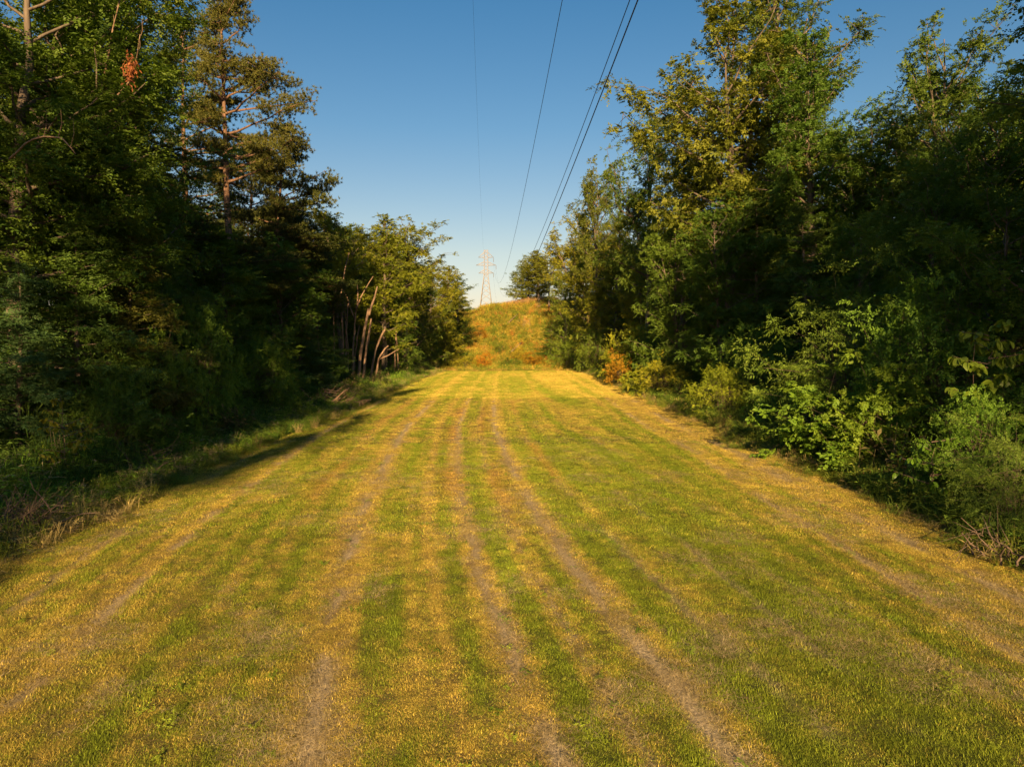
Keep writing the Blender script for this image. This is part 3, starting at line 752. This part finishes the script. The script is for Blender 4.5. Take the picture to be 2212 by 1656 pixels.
def grass_tuft(seed, blades, spread, h, w, lie=0.0):
    rng = np.random.default_rng(seed)
    b = np.concatenate([rng.normal(size=(blades, 2)) * spread * .5, np.full((blades, 1), -.008)], 1)
    az = rng.random(blades) * 6.283; tl = np.clip(rng.normal(.45 + lie, .25, blades), 0, 1.45)
    d = np.stack([np.cos(az) * np.sin(tl), np.sin(az) * np.sin(tl), np.cos(tl)], 1)
    hh = (h * rng.uniform(.45, 1.2, blades))[:, None]
    side = np.stack([-np.sin(az), np.cos(az), 0 * az], 1) * w
    m1 = b + d * hh * .55; d2 = norm(d + np.stack([np.cos(az), np.sin(az), 0 * az - .3], 1) * .5); t = m1 + d2 * hh * .5
    m1[:, 2] = np.maximum(m1[:, 2], .006); t[:, 2] = np.maximum(t[:, 2], .004)
    V = np.stack([b - side, b + side, m1 + side * .8, m1 - side * .8, t], 1).reshape(-1, 3)
    k = np.arange(blades)[:, None] * 5
    Fa = np.concatenate([k + [[0, 1, 2]], k + [[0, 2, 3]], k + [[3, 2, 4]]], 0)
    return new_mesh(name='tuft', verts=V, faces=Fa, mat=M_GRASS, attrs={'tone': np.repeat(rng.random(blades), 5)})
near_t = [proto('tuft', grass_tuft(100 + i, 18, .09, .045, .0030, .12 + .12 * i)) for i in range(6)] + [proto('tuft', grass_tuft(110 + i, 16, .12, .10, .0020, .9)) for i in range(3)]
mid_t = [proto('tuft', grass_tuft(120 + i, 30, .18, .042, .0045, .15)) for i in range(4)] + [proto('tuft', grass_tuft(130 + i, 22, .2, .10, .004, .85)) for i in range(2)]
far_t = [proto('tuft', grass_tuft(140 + i, 40, .4, .06, .010, .1)) for i in range(4)]

rg = np.random.default_rng(9)
def field_points(y0, y1, dens, xr=(-13.2, 12.6)):
    n = int((y1 - y0) * (xr[1] - xr[0]) * dens)
    X = rg.uniform(*xr, n); Y = rg.uniform(y0, y1, n)
    ok = np.abs(X) < Y * .76 + 2.5
    return X[ok], Y[ok]
def grass_layer(name, y0, y1, dens, protos, nstand, size, label):
    X, Y = field_points(y0, y1, dens)
    straw, green, soil, red = field_masks(X, Y)
    r = rg.random(len(X))
    keep = r > np.maximum(.93 * smooth(.30, .8, soil), .55 * smooth(.60, .40, vnoise(X * 5.2 + 11, Y * 4.8)) * (Y < 34))
    X, Y, straw, green, soil, red = [q[keep] for q in (X, Y, straw, green, soil, red)]
    n = len(X)
    jit = rg.normal(size=n) * .30
    s = np.clip(straw + jit + .75 * (fnoise(X * 4.2 + 3, Y * 3.6, 2) - .5), 0, 1)
    col = lerp3(np.array([.205, .245, .020]), np.array([.54, .40, .080]), smooth(.20, .80, s))
    col = lerp3(col, np.array([.140, .200, .016]), .6 * np.clip(green + .6 * jit, 0, 1))
    col = lerp3(col, np.array([.46, .37, .24]), .7 * np.clip(soil, 0, 1))
    col = lerp3(col, np.array([.38, .17, .06]), .4 * red)
    col = col * rg.uniform(.75, 1.25, (n, 1)) * (.62 + .76 * fnoise(X * 3.0 + 60, Y * 2.4, 3))[:, None]
    lay = (rg.random(n) < .22 + .55 * soil + .25 * (s > .7)) & (len(protos) > nstand)
    idx = np.where(lay, nstand + rg.integers(max(1, len(protos) - nstand), size=n), rg.integers(nstand, size=n))
    hgt = size * rg.uniform(.65, 1.25, n) * (.55 + .9 * vnoise(X * 4.5, Y * 4.5)) * (1 + .75 * green) * (1 - .45 * soil)
    wdt = size * rg.uniform(.8, 1.3, n)
    co = np.stack([X, Y, gz(X, Y) - .07 * soil], 1)
    rot = np.stack([0 * X, 0 * X, rg.random(n) * 6.283], 1)
    return scatter(name, dict(co=co, rot=rot, scale=np.stack([wdt, wdt, hgt], 1), idx=idx, tint=col), protos, label, 'grass', None)
grass_layer('grass', 6.5, 18, 640, near_t, 6, 1.0, 'short mown grass and cut straw nearest the viewpoint')
grass_layer('grass', 18, 34, 210, mid_t, 4, 1.0, 'mown striped grass in the middle of the corridor')
grass_layer('grass', 34, 62, 45, mid_t, 4, 1.25, 'sunlit mown grass farther up the corridor')
grass_layer('grass', 62, 126, 30, far_t, 4, 1.2, 'golden mown grass at the far brow of the field')

# cut straw lying in swaths, and a few broad-leaved weeds in the turf
straw_t = [proto('straw', grass_tuft(150 + i, 30, .22, .14, .0018, 1.0)) for i in range(4)]
n = 60000
X = rg.uniform(-11.5, 11.5, n); Y = 6.5 + 30 * rg.random(n) ** 1.3
m = field_masks(X, Y)
sw_ = smooth(.50, .68, fnoise(X * .7 + 21, Y * .5 + 4, 4)) + .9 * m[2] + .5 * smooth(.6, 1, m[0]) * smooth(.45, .6, fnoise(X * .4, Y * .2 + 30, 2))
k = (rg.random(n) < .42 * sw_) & (np.abs(X) < Y * .76 + 2.5); X, Y = X[k], Y[k]; n = len(X)
col = lerp3(np.array([.42, .31, .13]), np.array([.55, .45, .26]), rg.random(n)) * rg.uniform(.7, 1.15, (n, 1))
scatter('straw', dict(co=np.stack([X, Y, gz(X, Y) + .012], 1), rot=np.stack([0 * X, 0 * X, rg.random(n) * 6.28], 1), scale=np.stack([rg.uniform(.7, 1.3, n)] * 2 + [rg.uniform(.5, 1.1, n)], 1), idx=rg.integers(4, size=n), tint=col), straw_t, 'pale cut straw lying in swaths on the mown grass', 'straw', None)

M_WEEDT = tuft_material('weed_tuft', .3)
def weed_tuft(seed, h, spread, leaves, leaf, stems=9, aspect=.35):
    rng = np.random.default_rng(seed)
    Vs, Fs, Ts, n = [], [], [], 0
    T = []
    for s in range(stems):
        b = np.append(rng.normal(size=2) * spread * .4, -.03); e = b + np.append(rng.normal(size=2) * spread * .5, h * rng.uniform(.6, 1.1))
        T.append((b, e))
    P, A = [], []
    for i in range(leaves):
        b, e = T[rng.integers(stems)]; t = rng.uniform(.12, 1.0)
        P.append(b * (1 - t) + e * t); A.append(norm(np.append(rng.normal(size=2), rng.uniform(-.1, .9))))
    P, A = np.array(P), np.array(A)
    Nn = norm(rng.normal(size=P.shape) * .5 + [0, 0, 1])
    Lg = leaf * rng.uniform(.6, 1.3, leaves); W = Lg * aspect
    A2 = norm(A); B = norm(np.cross(Nn, A2))
    V = np.stack([P, P + A2 * Lg[:, None] * .45 + B * W[:, None] * .5, P + A2 * Lg[:, None] - [0, 0, 1] * Lg[:, None] * .25, P + A2 * Lg[:, None] * .45 - B * W[:, None] * .5], 1).reshape(-1, 3)
    sv = []
    for b, e in T:
        sd = np.array([.006, .003, 0]); sv += [b - sd, b + sd, e + sd * .4, e - sd * .4]
    V = np.concatenate([V, sv]); tone = np.concatenate([np.repeat(rng.random(leaves), 4), np.full(len(sv), .4)])
    return new_mesh('weed', V, np.arange(len(V)).reshape(-1, 4), M_WEEDT, {'tone': tone})
weed_p = [proto('weed', weed_tuft(200 + i, .7, .35, 90, .12)) for i in range(4)] + [proto('weed', weed_tuft(210 + i, .8, .3, 70, .28, 20, .06)) for i in range(3)]

def weeds(name, X, Y, h, cols, label, cat, protos=weed_p, dz=0, wide=1.0):
    n = len(X)
    ci = rg.choice(len(cols), n, p=[c[1] for c in cols])
    big = fnoise(X * .35, Y * .22, 3)
    ci = np.where(big > .58, np.minimum(ci + 1, len(cols) - 1), ci)
    col = np.array([c[0] for c in cols])[ci] * rg.uniform(.7, 1.3, (n, 1))
    sc = h * rg.uniform(.5, 1.25, n)
    rot = np.stack([rg.normal(size=n) * .1, rg.normal(size=n) * .1, rg.random(n) * 6.283], 1)
    wd = rg.uniform(.8, 1.5, n) * np.clip(h, .8, 2) * wide
    return scatter(name, dict(co=np.stack([X, Y, gz(X, Y) + dz], 1), rot=rot, scale=np.stack([wd, wd, sc], 1), idx=rg.integers(len(protos), size=n), tint=col), protos, label, cat, None)
n = 420
X = rg.uniform(-11, 11, n); Y = 7 + 30 * rg.random(n); k = np.abs(X) < Y * .76 + 2
weeds('weeds', X[k], Y[k], rg.uniform(.10, .2, k.sum()), [((.16, .24, .02), .6), ((.24, .30, .03), .4)], 'small broad-leaved weeds dotted through the near mown grass', 'weeds', protos=weed_p[:4], wide=.32)
# tall weeds along both mown edges
n = 7500
Y = 9 + 112 * rg.random(n) ** 1.7
X = -12.0 - rg.random(n) ** 1.3 * 4.2 - .9 * (vnoise(Y * .25, Y * 0) - .3)
weeds('weeds', X, Y, (.55 + .75 * smooth(-12.2, -15, X)) * (.7 + .8 * vnoise(X * .8, Y * .5)), [((.12, .22, .026), .40), ((.17, .28, .03), .36), ((.32, .26, .13), .12), ((.26, .32, .035), .12)], 'shaded tangle of tall weeds along the edge under the pines', 'weeds')
n = 3600
Y = 9 + 116 * rg.random(n) ** 1.5
X = 11.9 + np.abs(rg.normal(size=n)) * 1.3 + .9 * (vnoise(Y * .25 + 70, Y * 0) - .4)
weeds('weeds', X, Y, 1.0, [((.08, .14, .018), .4), ((.13, .20, .024), .35), ((.19, .23, .03), .2), ((.26, .20, .07), .05)], 'green tall weeds along the leafy edge of the mown grass', 'weeds')
n = 2600
sd = rg.random(n) < .5
Y = 9 + 112 * rg.random(n) ** 1.5
X = np.where(sd, -12.3, 12.0) + rg.normal(size=n) * .55 + .8 * (vnoise(Y * .3, Y * 0 + 9) - .5)
weeds('grass', X, Y, rg.uniform(.3, .75, n), [((.14, .20, .025), .5), ((.22, .25, .03), .25), ((.40, .31, .12), .25)], 'ragged unmown grass along both edges of the mown strip', 'grass', protos=weed_p[4:])
n = 1500
weeds('weeds', rg.uniform(-17, 12.5, n), rg.normal(size=n) * 1.6 + 125, rg.uniform(.25, .8, n), [((.16, .22, .025), .45), ((.32, .30, .05), .35), ((.48, .32, .08), .2)], 'fringe of unmown growth where the field drops over its brow', 'weeds')
# forest-floor growth
n = 5200
side = np.where(rg.random(n) < .5, -1, 1)
X = np.where(side < 0, rg.uniform(-34, -13.5, n), rg.uniform(13, 34, n)); Y = 8 + 150 * rg.random(n) ** 1.3
weeds('undergrowth', X, Y, rg.uniform(1.2, 3.0, n), [((.06, .11, .016), .5), ((.09, .14, .02), .4), ((.14, .12, .05), .1)], 'dim leafy undergrowth on the floor of the wood', 'undergrowth')
# the rough hill
n = 9000
Y = rg.uniform(128, 224, n); X = rg.uniform(-17.5, 13.5, n)
bare = smooth(.50, .60, fnoise(X * .3 + 4, Y * .12 + 8, 3)) * smooth(176, 186, Y) * (1 - smooth(200, 208, Y)) * smooth(0, 5, X)
k = rg.random(n) > .85 * bare; X, Y = X[k], Y[k]
weeds('weeds', X, Y, rg.uniform(.45, 2.0, len(X)), [((.19, .24, .028), .50), ((.40, .34, .045), .34), ((.52, .35, .06), .12), ((.58, .27, .06), .04)], 'golden and rust-coloured weeds covering the hill', 'weeds')
n = 500
weeds('grass', rg.uniform(-2, 9, n), rg.uniform(204, 214, n), rg.uniform(1.4, 2.2, n), [((.42, .24, .13), .7), ((.45, .30, .12), .3)], 'tall pinkish dry grass on the hill crest beside the tower', 'grass', protos=weed_p[4:])

# ------------------------------------------------------------------ bushes and dead wood on the hill
for px, yt, Yd, wd, col, lab in ((1042, 762, 142, 2.2, (3.4, 1.15, .6), 'flame-orange bush at the foot of the hill'),
                                (1000, 768, 140, 3.0, (2.2, 1.5, .7), 'golden low bush left of the flame-orange bush'),
                                (1100, 772, 144, 2.4, (1.0, 1.05, .7), 'low green bush at the middle of the hill foot'),
                                (1150, 766, 146, 2.2, (2.9, 1.2, .6), 'rust-coloured bush at the right end of the hill foot'),
                                (1080, 735, 160, 1.8, (1.2, 1.1, .7), 'small olive bush low on the hill slope'),
                                (1035, 705, 172, 1.6, (2.6, 1.0, .6), 'small reddish bush on the left of the hill slope'),
                                (1120, 750, 153, 1.8, (2.4, 1.4, .6), 'amber bush right of the green one at the hill foot')):
    plant_px('shrub', (px // 7) % 3, px, yt, Yd, wd, lab, col)
def log(name, p, q, r, label):
    T = Tubes(); p, q = np.array(p), np.array(q)
    T.add(wobble(np.random.default_rng(int(p[1] * 7)), p, q, 5, .15), np.linspace(r, r * .5, 5), 6)
    tag(obj(name, T.mesh(name, M_DEAD)), label, 'log')
for (a, b, r, lab) in (((1104, 742, 160), (1128, 722, 167), .22, 'pale fallen trunk lying across the lower hill slope'),
                       ((1096, 690, 181), (1118, 675, 188), .16, 'thin pale fallen trunk higher on the hill slope')):
    P0 = at(*a); P1 = at(*b)
    P0[2] = gz(P0[0], P0[1]) + .7; P1[2] = gz(P1[0], P1[1]) + .7
    log('fallen_log', P0, P1, r, lab)

# ------------------------------------------------------------------ dead snags, brush pile
def snag(label, pts, Yd, r0, r1, forks=()):
    b = at(*pts[0], Yd); b[2] = gz(b[0], b[1])
    root = empty('dead_snag', b)
    rng = np.random.default_rng(int(pts[0][0]))
    P = [at(x, y, Yd + i * .3) - b for i, (x, y) in enumerate(pts)]; P[0] = np.array([0, 0, -.4])
    t = np.linspace(0, len(P) - 1, 9); P = np.array(P)
    C9 = np.stack([np.interp(t, np.arange(len(P)), P[:, i]) for i in range(3)], 1) + rng.normal(size=(9, 3)) * .05
    T = Tubes(); T.add(C9, np.linspace(r0, r1, 9) * .52 * rng.uniform(.9, 1.1, 9), 7)
    obj('trunk', T.mesh('trunk', M_DEAD), root)
    for fk in forks:
        Q = np.array([at(x, y, Yd + .6) - b for x, y in fk]); t = np.linspace(0, len(Q) - 1, 6)
        Q = np.stack([np.interp(t, np.arange(len(Q)), Q[:, i]) for i in range(3)], 1) + rng.normal(size=(6, 3)) * .04
        T = Tubes(); T.add(Q, np.linspace(r1 * .6, r1 * .22, 6), 6)
        obj('branch', T.mesh('branch', M_DEAD), root)
    tag(root, label, 'dead tree', 'dead snags at the left field edge')
snag('thick reddish broken snag, foremost at the left field edge', [(770, 826), (780, 760), (797, 666)], 72, .34, .26, [[(797, 680), (806, 650), (815, 618)]])
snag('broken snag leaning close behind the foremost one', [(779, 829), (790, 760), (801, 686)], 73, .26, .17)
snag('short stout snag leaning toward the field', [(795, 800), (812, 752), (831, 713)], 77, .24, .20)
snag('lowest bent snag leaning toward the field', [(807, 812), (818, 775), (837, 746)], 78, .26, .15, [[(818, 776), (840, 768), (862, 752)]])
snag('forked bare snag rising behind the broken snags', [(758, 800), (764, 730), (768, 672)], 78, .22, .16, [[(768, 675), (774, 640), (772, 608)], [(768, 675), (785, 632), (806, 598)], [(766, 690), (752, 650), (737, 612)]])
snag('tall pale bare snag with a broken tip under the round lit tree', [(738, 800), (740, 700), (735, 640), (752, 545)], 77, .22, .12, [[(740, 690), (722, 640), (716, 600)], [(738, 680), (752, 655)]])
snag('thin grey leaning snag in front of the olive tree', [(876, 785), (884, 740), (905, 690)], 108, .2, .12)
snag('slender curved snag at the far field corner', [(884, 786), (892, 755), (912, 735)], 112, .16, .09)
snag('slim straight dead trunk beside the tall pale snag', [(722, 800), (720, 700), (726, 600)], 76, .16, .10)

for _x, _y0, _dx, _y1, _r, _w in ((745, 805, 6, 655, .13, 'first of the slim grey stems left of the broken snags'), (752, 808, -8, 640, .10, 'second slim grey stem, leaning back from the field'), (762, 812, 14, 700, .09, 'short slim stem crossing behind the broken snags'),
                                 (786, 812, 18, 690, .10, 'slim stem beside the stout leaning snag'), (850, 795, 8, 690, .12, 'grey stem standing alone before the field corner'), (860, 792, -6, 700, .10, 'grey stem just beyond the lone one at the field corner')):
    snag(_w, [(_x, _y0), (_x + _dx * .4, (_y0 + _y1) / 2), (_x + _dx, _y1)], 80 if _x < 800 else 92, _r * 1.9, _r * 1.1)
def brush_pile(loc, n, span, h, label, mat, r=.05):
    root = empty('brush_pile', loc)
    rng = np.random.default_rng(n)
    for i in range(n):
        a = rng.random() * 6.28; p = np.append(rng.normal(size=2) * span * .35, rng.uniform(0, .25)); L = span * rng.uniform(.5, 1.1)
        q = p + np.array([math.cos(a) * L, math.sin(a) * L, rng.uniform(.1, 1) * h])
        T = Tubes(); T.add(wobble(rng, p, q, 6, .22), np.linspace(r, r * .3, 6) * rng.uniform(.5, 1.6), 5)
        for s in range(3):
            m = p + (q - p) * rng.uniform(.4, .9); e = m + rng.normal(size=3) * np.array([.5, .5, .35])
            T.add([m, (m + e) / 2, e], [r * .35, r * .25, r * .12], 4)
        obj('branch', T.mesh('branch', mat), root)
    tag(root, label, 'brush pile')
brush_pile((-13.7, 53, gz(-13.7, 53)), 26, 2.0, 1.5, 'heap of pale dead branches at the left field edge', M_DEAD, .07)
p = at(1600, 940, 42); brush_pile((p[0], 42, gz(p[0], 42)), 16, 1.5, .5, 'low heap of reddish dry twigs at the right field edge', M_TWIG, .03)
p = at(2195, 1130, 15.5); brush_pile((p[0], 15.5, gz(p[0], 15.5)), 14, 1.2, .8, 'reddish dead twigs under the feathery bush at the picture edge', M_TWIG, .025)
p = at(40, 1010, 18); brush_pile((p[0], 18, gz(p[0], 18)), 40, 1.0, 1.0, 'dead grey-brown bramble tangle at the near left edge', M_TWIG, .018)
p = at(330, 940, 26); brush_pile((p[0], 26, gz(p[0], 26)), 22, 1.6, 1.5, 'bare brown stalks standing in the weeds beyond the yellow sapling', M_TWIG, .016)

# ------------------------------------------------------------------ saplings whose big leaves can be picked apart
def big_leaf(L, W, mat):
    xs = np.array([0, .25, .55, .85, 1.0]); wd = np.array([.06, .85, 1.0, .5, 0.02])
    V = []
    for x, w in zip(xs, wd):
        z = -.28 * x * x * L
        V += [(x * L, -w * W / 2, z + .12 * w * W), (x * L, 0, z), (x * L, w * W / 2, z + .12 * w * W)]
    Fq = []
    for i in range(4):
        a = i * 3; Fq += [(a, a + 1, a + 4, a + 3), (a + 1, a + 2, a + 5, a + 4)]
    return new_mesh('leaf', V, Fq, mat, {'tone': np.random.default_rng(3).random(15) * .3 + .4}, smooth=True)
M_BIG = leaf_material('big_leaf', (.07, .11, .014), (.15, .19, .028), .35, .4)
LEAF = big_leaf(.26, .16, M_BIG); LEAF2 = big_leaf(.17, .10, M_BIG)
def sapling(label, loc, H, R, n, leaf, tint, seed, zlo=.25):
    root = empty('sapling', loc, (0, 0, 0)); rng = np.random.default_rng(seed)
    T = Tubes(); tw = []
    T.add(wobble(rng, np.array([0, 0, -.2]), np.array([0, 0, H * .93]), 7, .2), np.linspace(.014, .006, 7), 6)
    for i in range(16):
        a = i * 2.4; z = H * rng.uniform(zlo, .97); L = R * rng.uniform(.5, 1) * (1.15 - .6 * z / H)
        e = np.array([math.cos(a) * L, math.sin(a) * L, z + .25 * L]); p = wobble(rng, np.array([0, 0, z]), e, 5, .08)
        T.add(p, np.linspace(.016, .005, 5), 5); tw.append(p)
    obj('stem', T.mesh('stem', M_TWIG), root)
    for i in range(n):
        p = tw[i % 16]; k = rng.uniform(1.0, 4.0); c = p[int(k)] * (1 - k % 1) + p[min(4, int(k) + 1)] * (k % 1)
        o = obj('leaf', leaf, root, np.array(tint) * rng.uniform(.75, 1.25))
        o.location = c + rng.normal(size=3) * .03; o.rotation_euler = (rng.normal() * .5, rng.uniform(.1, 1.15), rng.random() * 6.28)
        s = rng.uniform(.75, 1.3); o.scale = (s, s, s)
    tag(root, label, 'sapling')
p = at(140, 900, 23); sapling('sapling with yellowing leaves standing out before the dark cedars', (p[0], 23, gz(p[0], 23)), 3.4, 1.3, 200, LEAF2, (2.2, 1.5, .9), 1)
p = at(2130, 900, 21); sapling('broad-leaved sapling arching out at the right picture edge', (p[0], 21, gz(p[0], 21)), 5.4, 1.5, 298, LEAF, (1.1, 1.15, .8), 2, .55)
p = at(2010, 1000, 20.0); sapling('low broad-leaved sapling at the field edge below the lime-leaved bush', (p[0], 20.0, gz(p[0], 20.0)), 2.2, 1.2, 220, LEAF2, (.9, 1.25, .8), 3)

# ------------------------------------------------------------------ transmission tower and its wires
M_STEEL = plain_material('galvanised_steel', (.34, .30, .27), .6, .0)
M_INS = plain_material('insulator_dark', (.10, .09, .09), .4)
M_WIRE = plain_material('weathered_conductor', (.035, .035, .04), .6)
TY = 370.0
TX = at(1050, 640, TY)[0]; TG = float(gz(TX, TY)) - .3
def zpx(y): return at(1050, y, TY)[2] - TG
tower = empty('transmission_tower', (TX, TY, TG))
tag(tower, 'steel lattice transmission tower standing on the hill crest', 'tower')
Ztop, Za, Zb, Zc = zpx(540), zpx(556), zpx(573), zpx(590)
hw_base, hw_body = 3.4, 1.0
zw = Zc - .6
def bar(name, a, b, r, parent=tower):
    T = Tubes(); T.add([a, b], [r, r], 4); return obj(name, T.mesh(name, M_STEEL), parent)
for sx in (-1, 1):
    for sy in (-1, 1):
        T = Tubes(); T.add([[sx * hw_base, sy * hw_base, 0], [sx * hw_body, sy * hw_body, zw], [sx * hw_body * .95, sy * hw_body * .95, Ztop]], [.17, .14, .11], 4)
        obj('leg', T.mesh('leg', M_STEEL), tower)
def hw(z): return hw_base + (hw_body - hw_base) * z / zw if z < zw else hw_body
levels = list(np.array([0, .17, .34, .5, .64, .77, .89, 1.0]) * zw)
zz = zw
while zz < Ztop - 1.0: zz += 1.75; levels.append(min(zz, Ztop))
for z0, z1 in zip(levels[:-1], levels[1:]):
    a, b = hw(z0), hw(z1)
    for s in (-1, 1):
        bar('brace', (-a, s * a, z0), (b, s * b, z1), .06); bar('brace', (a, s * a, z0), (-b, s * b, z1), .06)
        bar('brace', (s * a, -a, z0), (s * b, b, z1), .06)
    if z1 in (levels[1], levels[7]) or z1 == levels[-1]:
        for s in (-1, 1): bar('brace', (-b, s * b, z1), (b, s * b, z1), .08)
tips = {}
for nm, z, half, rise in (('a', Za, 3.9, 2.6), ('b', Zb, 5.2, 1.7), ('c', Zc, 3.9, 1.6)):
    for s in (-1, 1):
        T = Tubes(); tip = np.array([s * half, 0, z])
        for sy in (-1, 1):
            T.add([[s * hw_body, sy * hw_body, z], tip], [.12, .09], 4); T.add([[s * hw_body, sy * hw_body, z + rise], tip], [.10, .08], 4)
        for k in (.3, .6):
            m = np.array([s * (hw_body + (half - hw_body) * k), 0, z]); T.add([m, m + [0, 0, rise * (1 - k)]], [.05, .05], 4)
        obj('crossarm', T.mesh('crossarm', M_STEEL), tower)
    tips[nm] = np.array([half, 0, z])
ins = {}
for nm, yb in (('a', 566), ('b', 582), ('c', 599)):
    p = tips[nm]; zb = zpx(yb)
    pts, rad = [], []
    for i in range(15):
        z = p[2] - .25 - (p[2] - .4 - zb) * i / 14
        pts += [[p[0], 0, z], [p[0], 0, z - .06]]; rad += [.17, .06]
    T = Tubes(); T.add([[p[0], 0, p[2]], [p[0], 0, zb]], [.04, .04], 4); T.add(pts, rad, 8)
    obj('insulator', T.mesh('insulator', M_INS), tower)
    ins[nm] = np.array([TX + p[0], TY, TG + zb])
def wire(name, X0, z0, a, Ym, r, label, far=True):
    """conductor hung between the tower and the next one behind the viewpoint"""
    k = .0355
    Ys = np.concatenate([np.linspace(TY, 60, 90), np.linspace(58, -130, 70)])
    zmin = z0 - a * (TY - Ym) ** 2
    P = np.stack([X0 + k * (TY - Ys), Ys, zmin + a * (Ys - Ym) ** 2], 1)
    T = Tubes(); T.add(P, np.full(len(P), r), 6)
    o = obj(name, T.mesh(name, M_WIRE)); tag(o, label, 'wire', 'overhead wires')
    return P
wire('conductor_wire', ins['a'][0], ins['a'][2], .000425, 117, .016, 'middle dark wire dropping from top crossarm, alone between shield wire and the pair')
wire('conductor_wire', ins['b'][0], ins['b'][2], .00040, 107, .016, 'thinner left wire of the close pair on the right')
wire('conductor_wire', ins['c'][0], ins['c'][2], .00040, 107, .017, 'thicker right wire of the close pair on the right')
sw = wire('shield_wire', TX - hw_body, TG + Ztop, .00030, 150, .009, 'thin shield wire running down to the tower top')
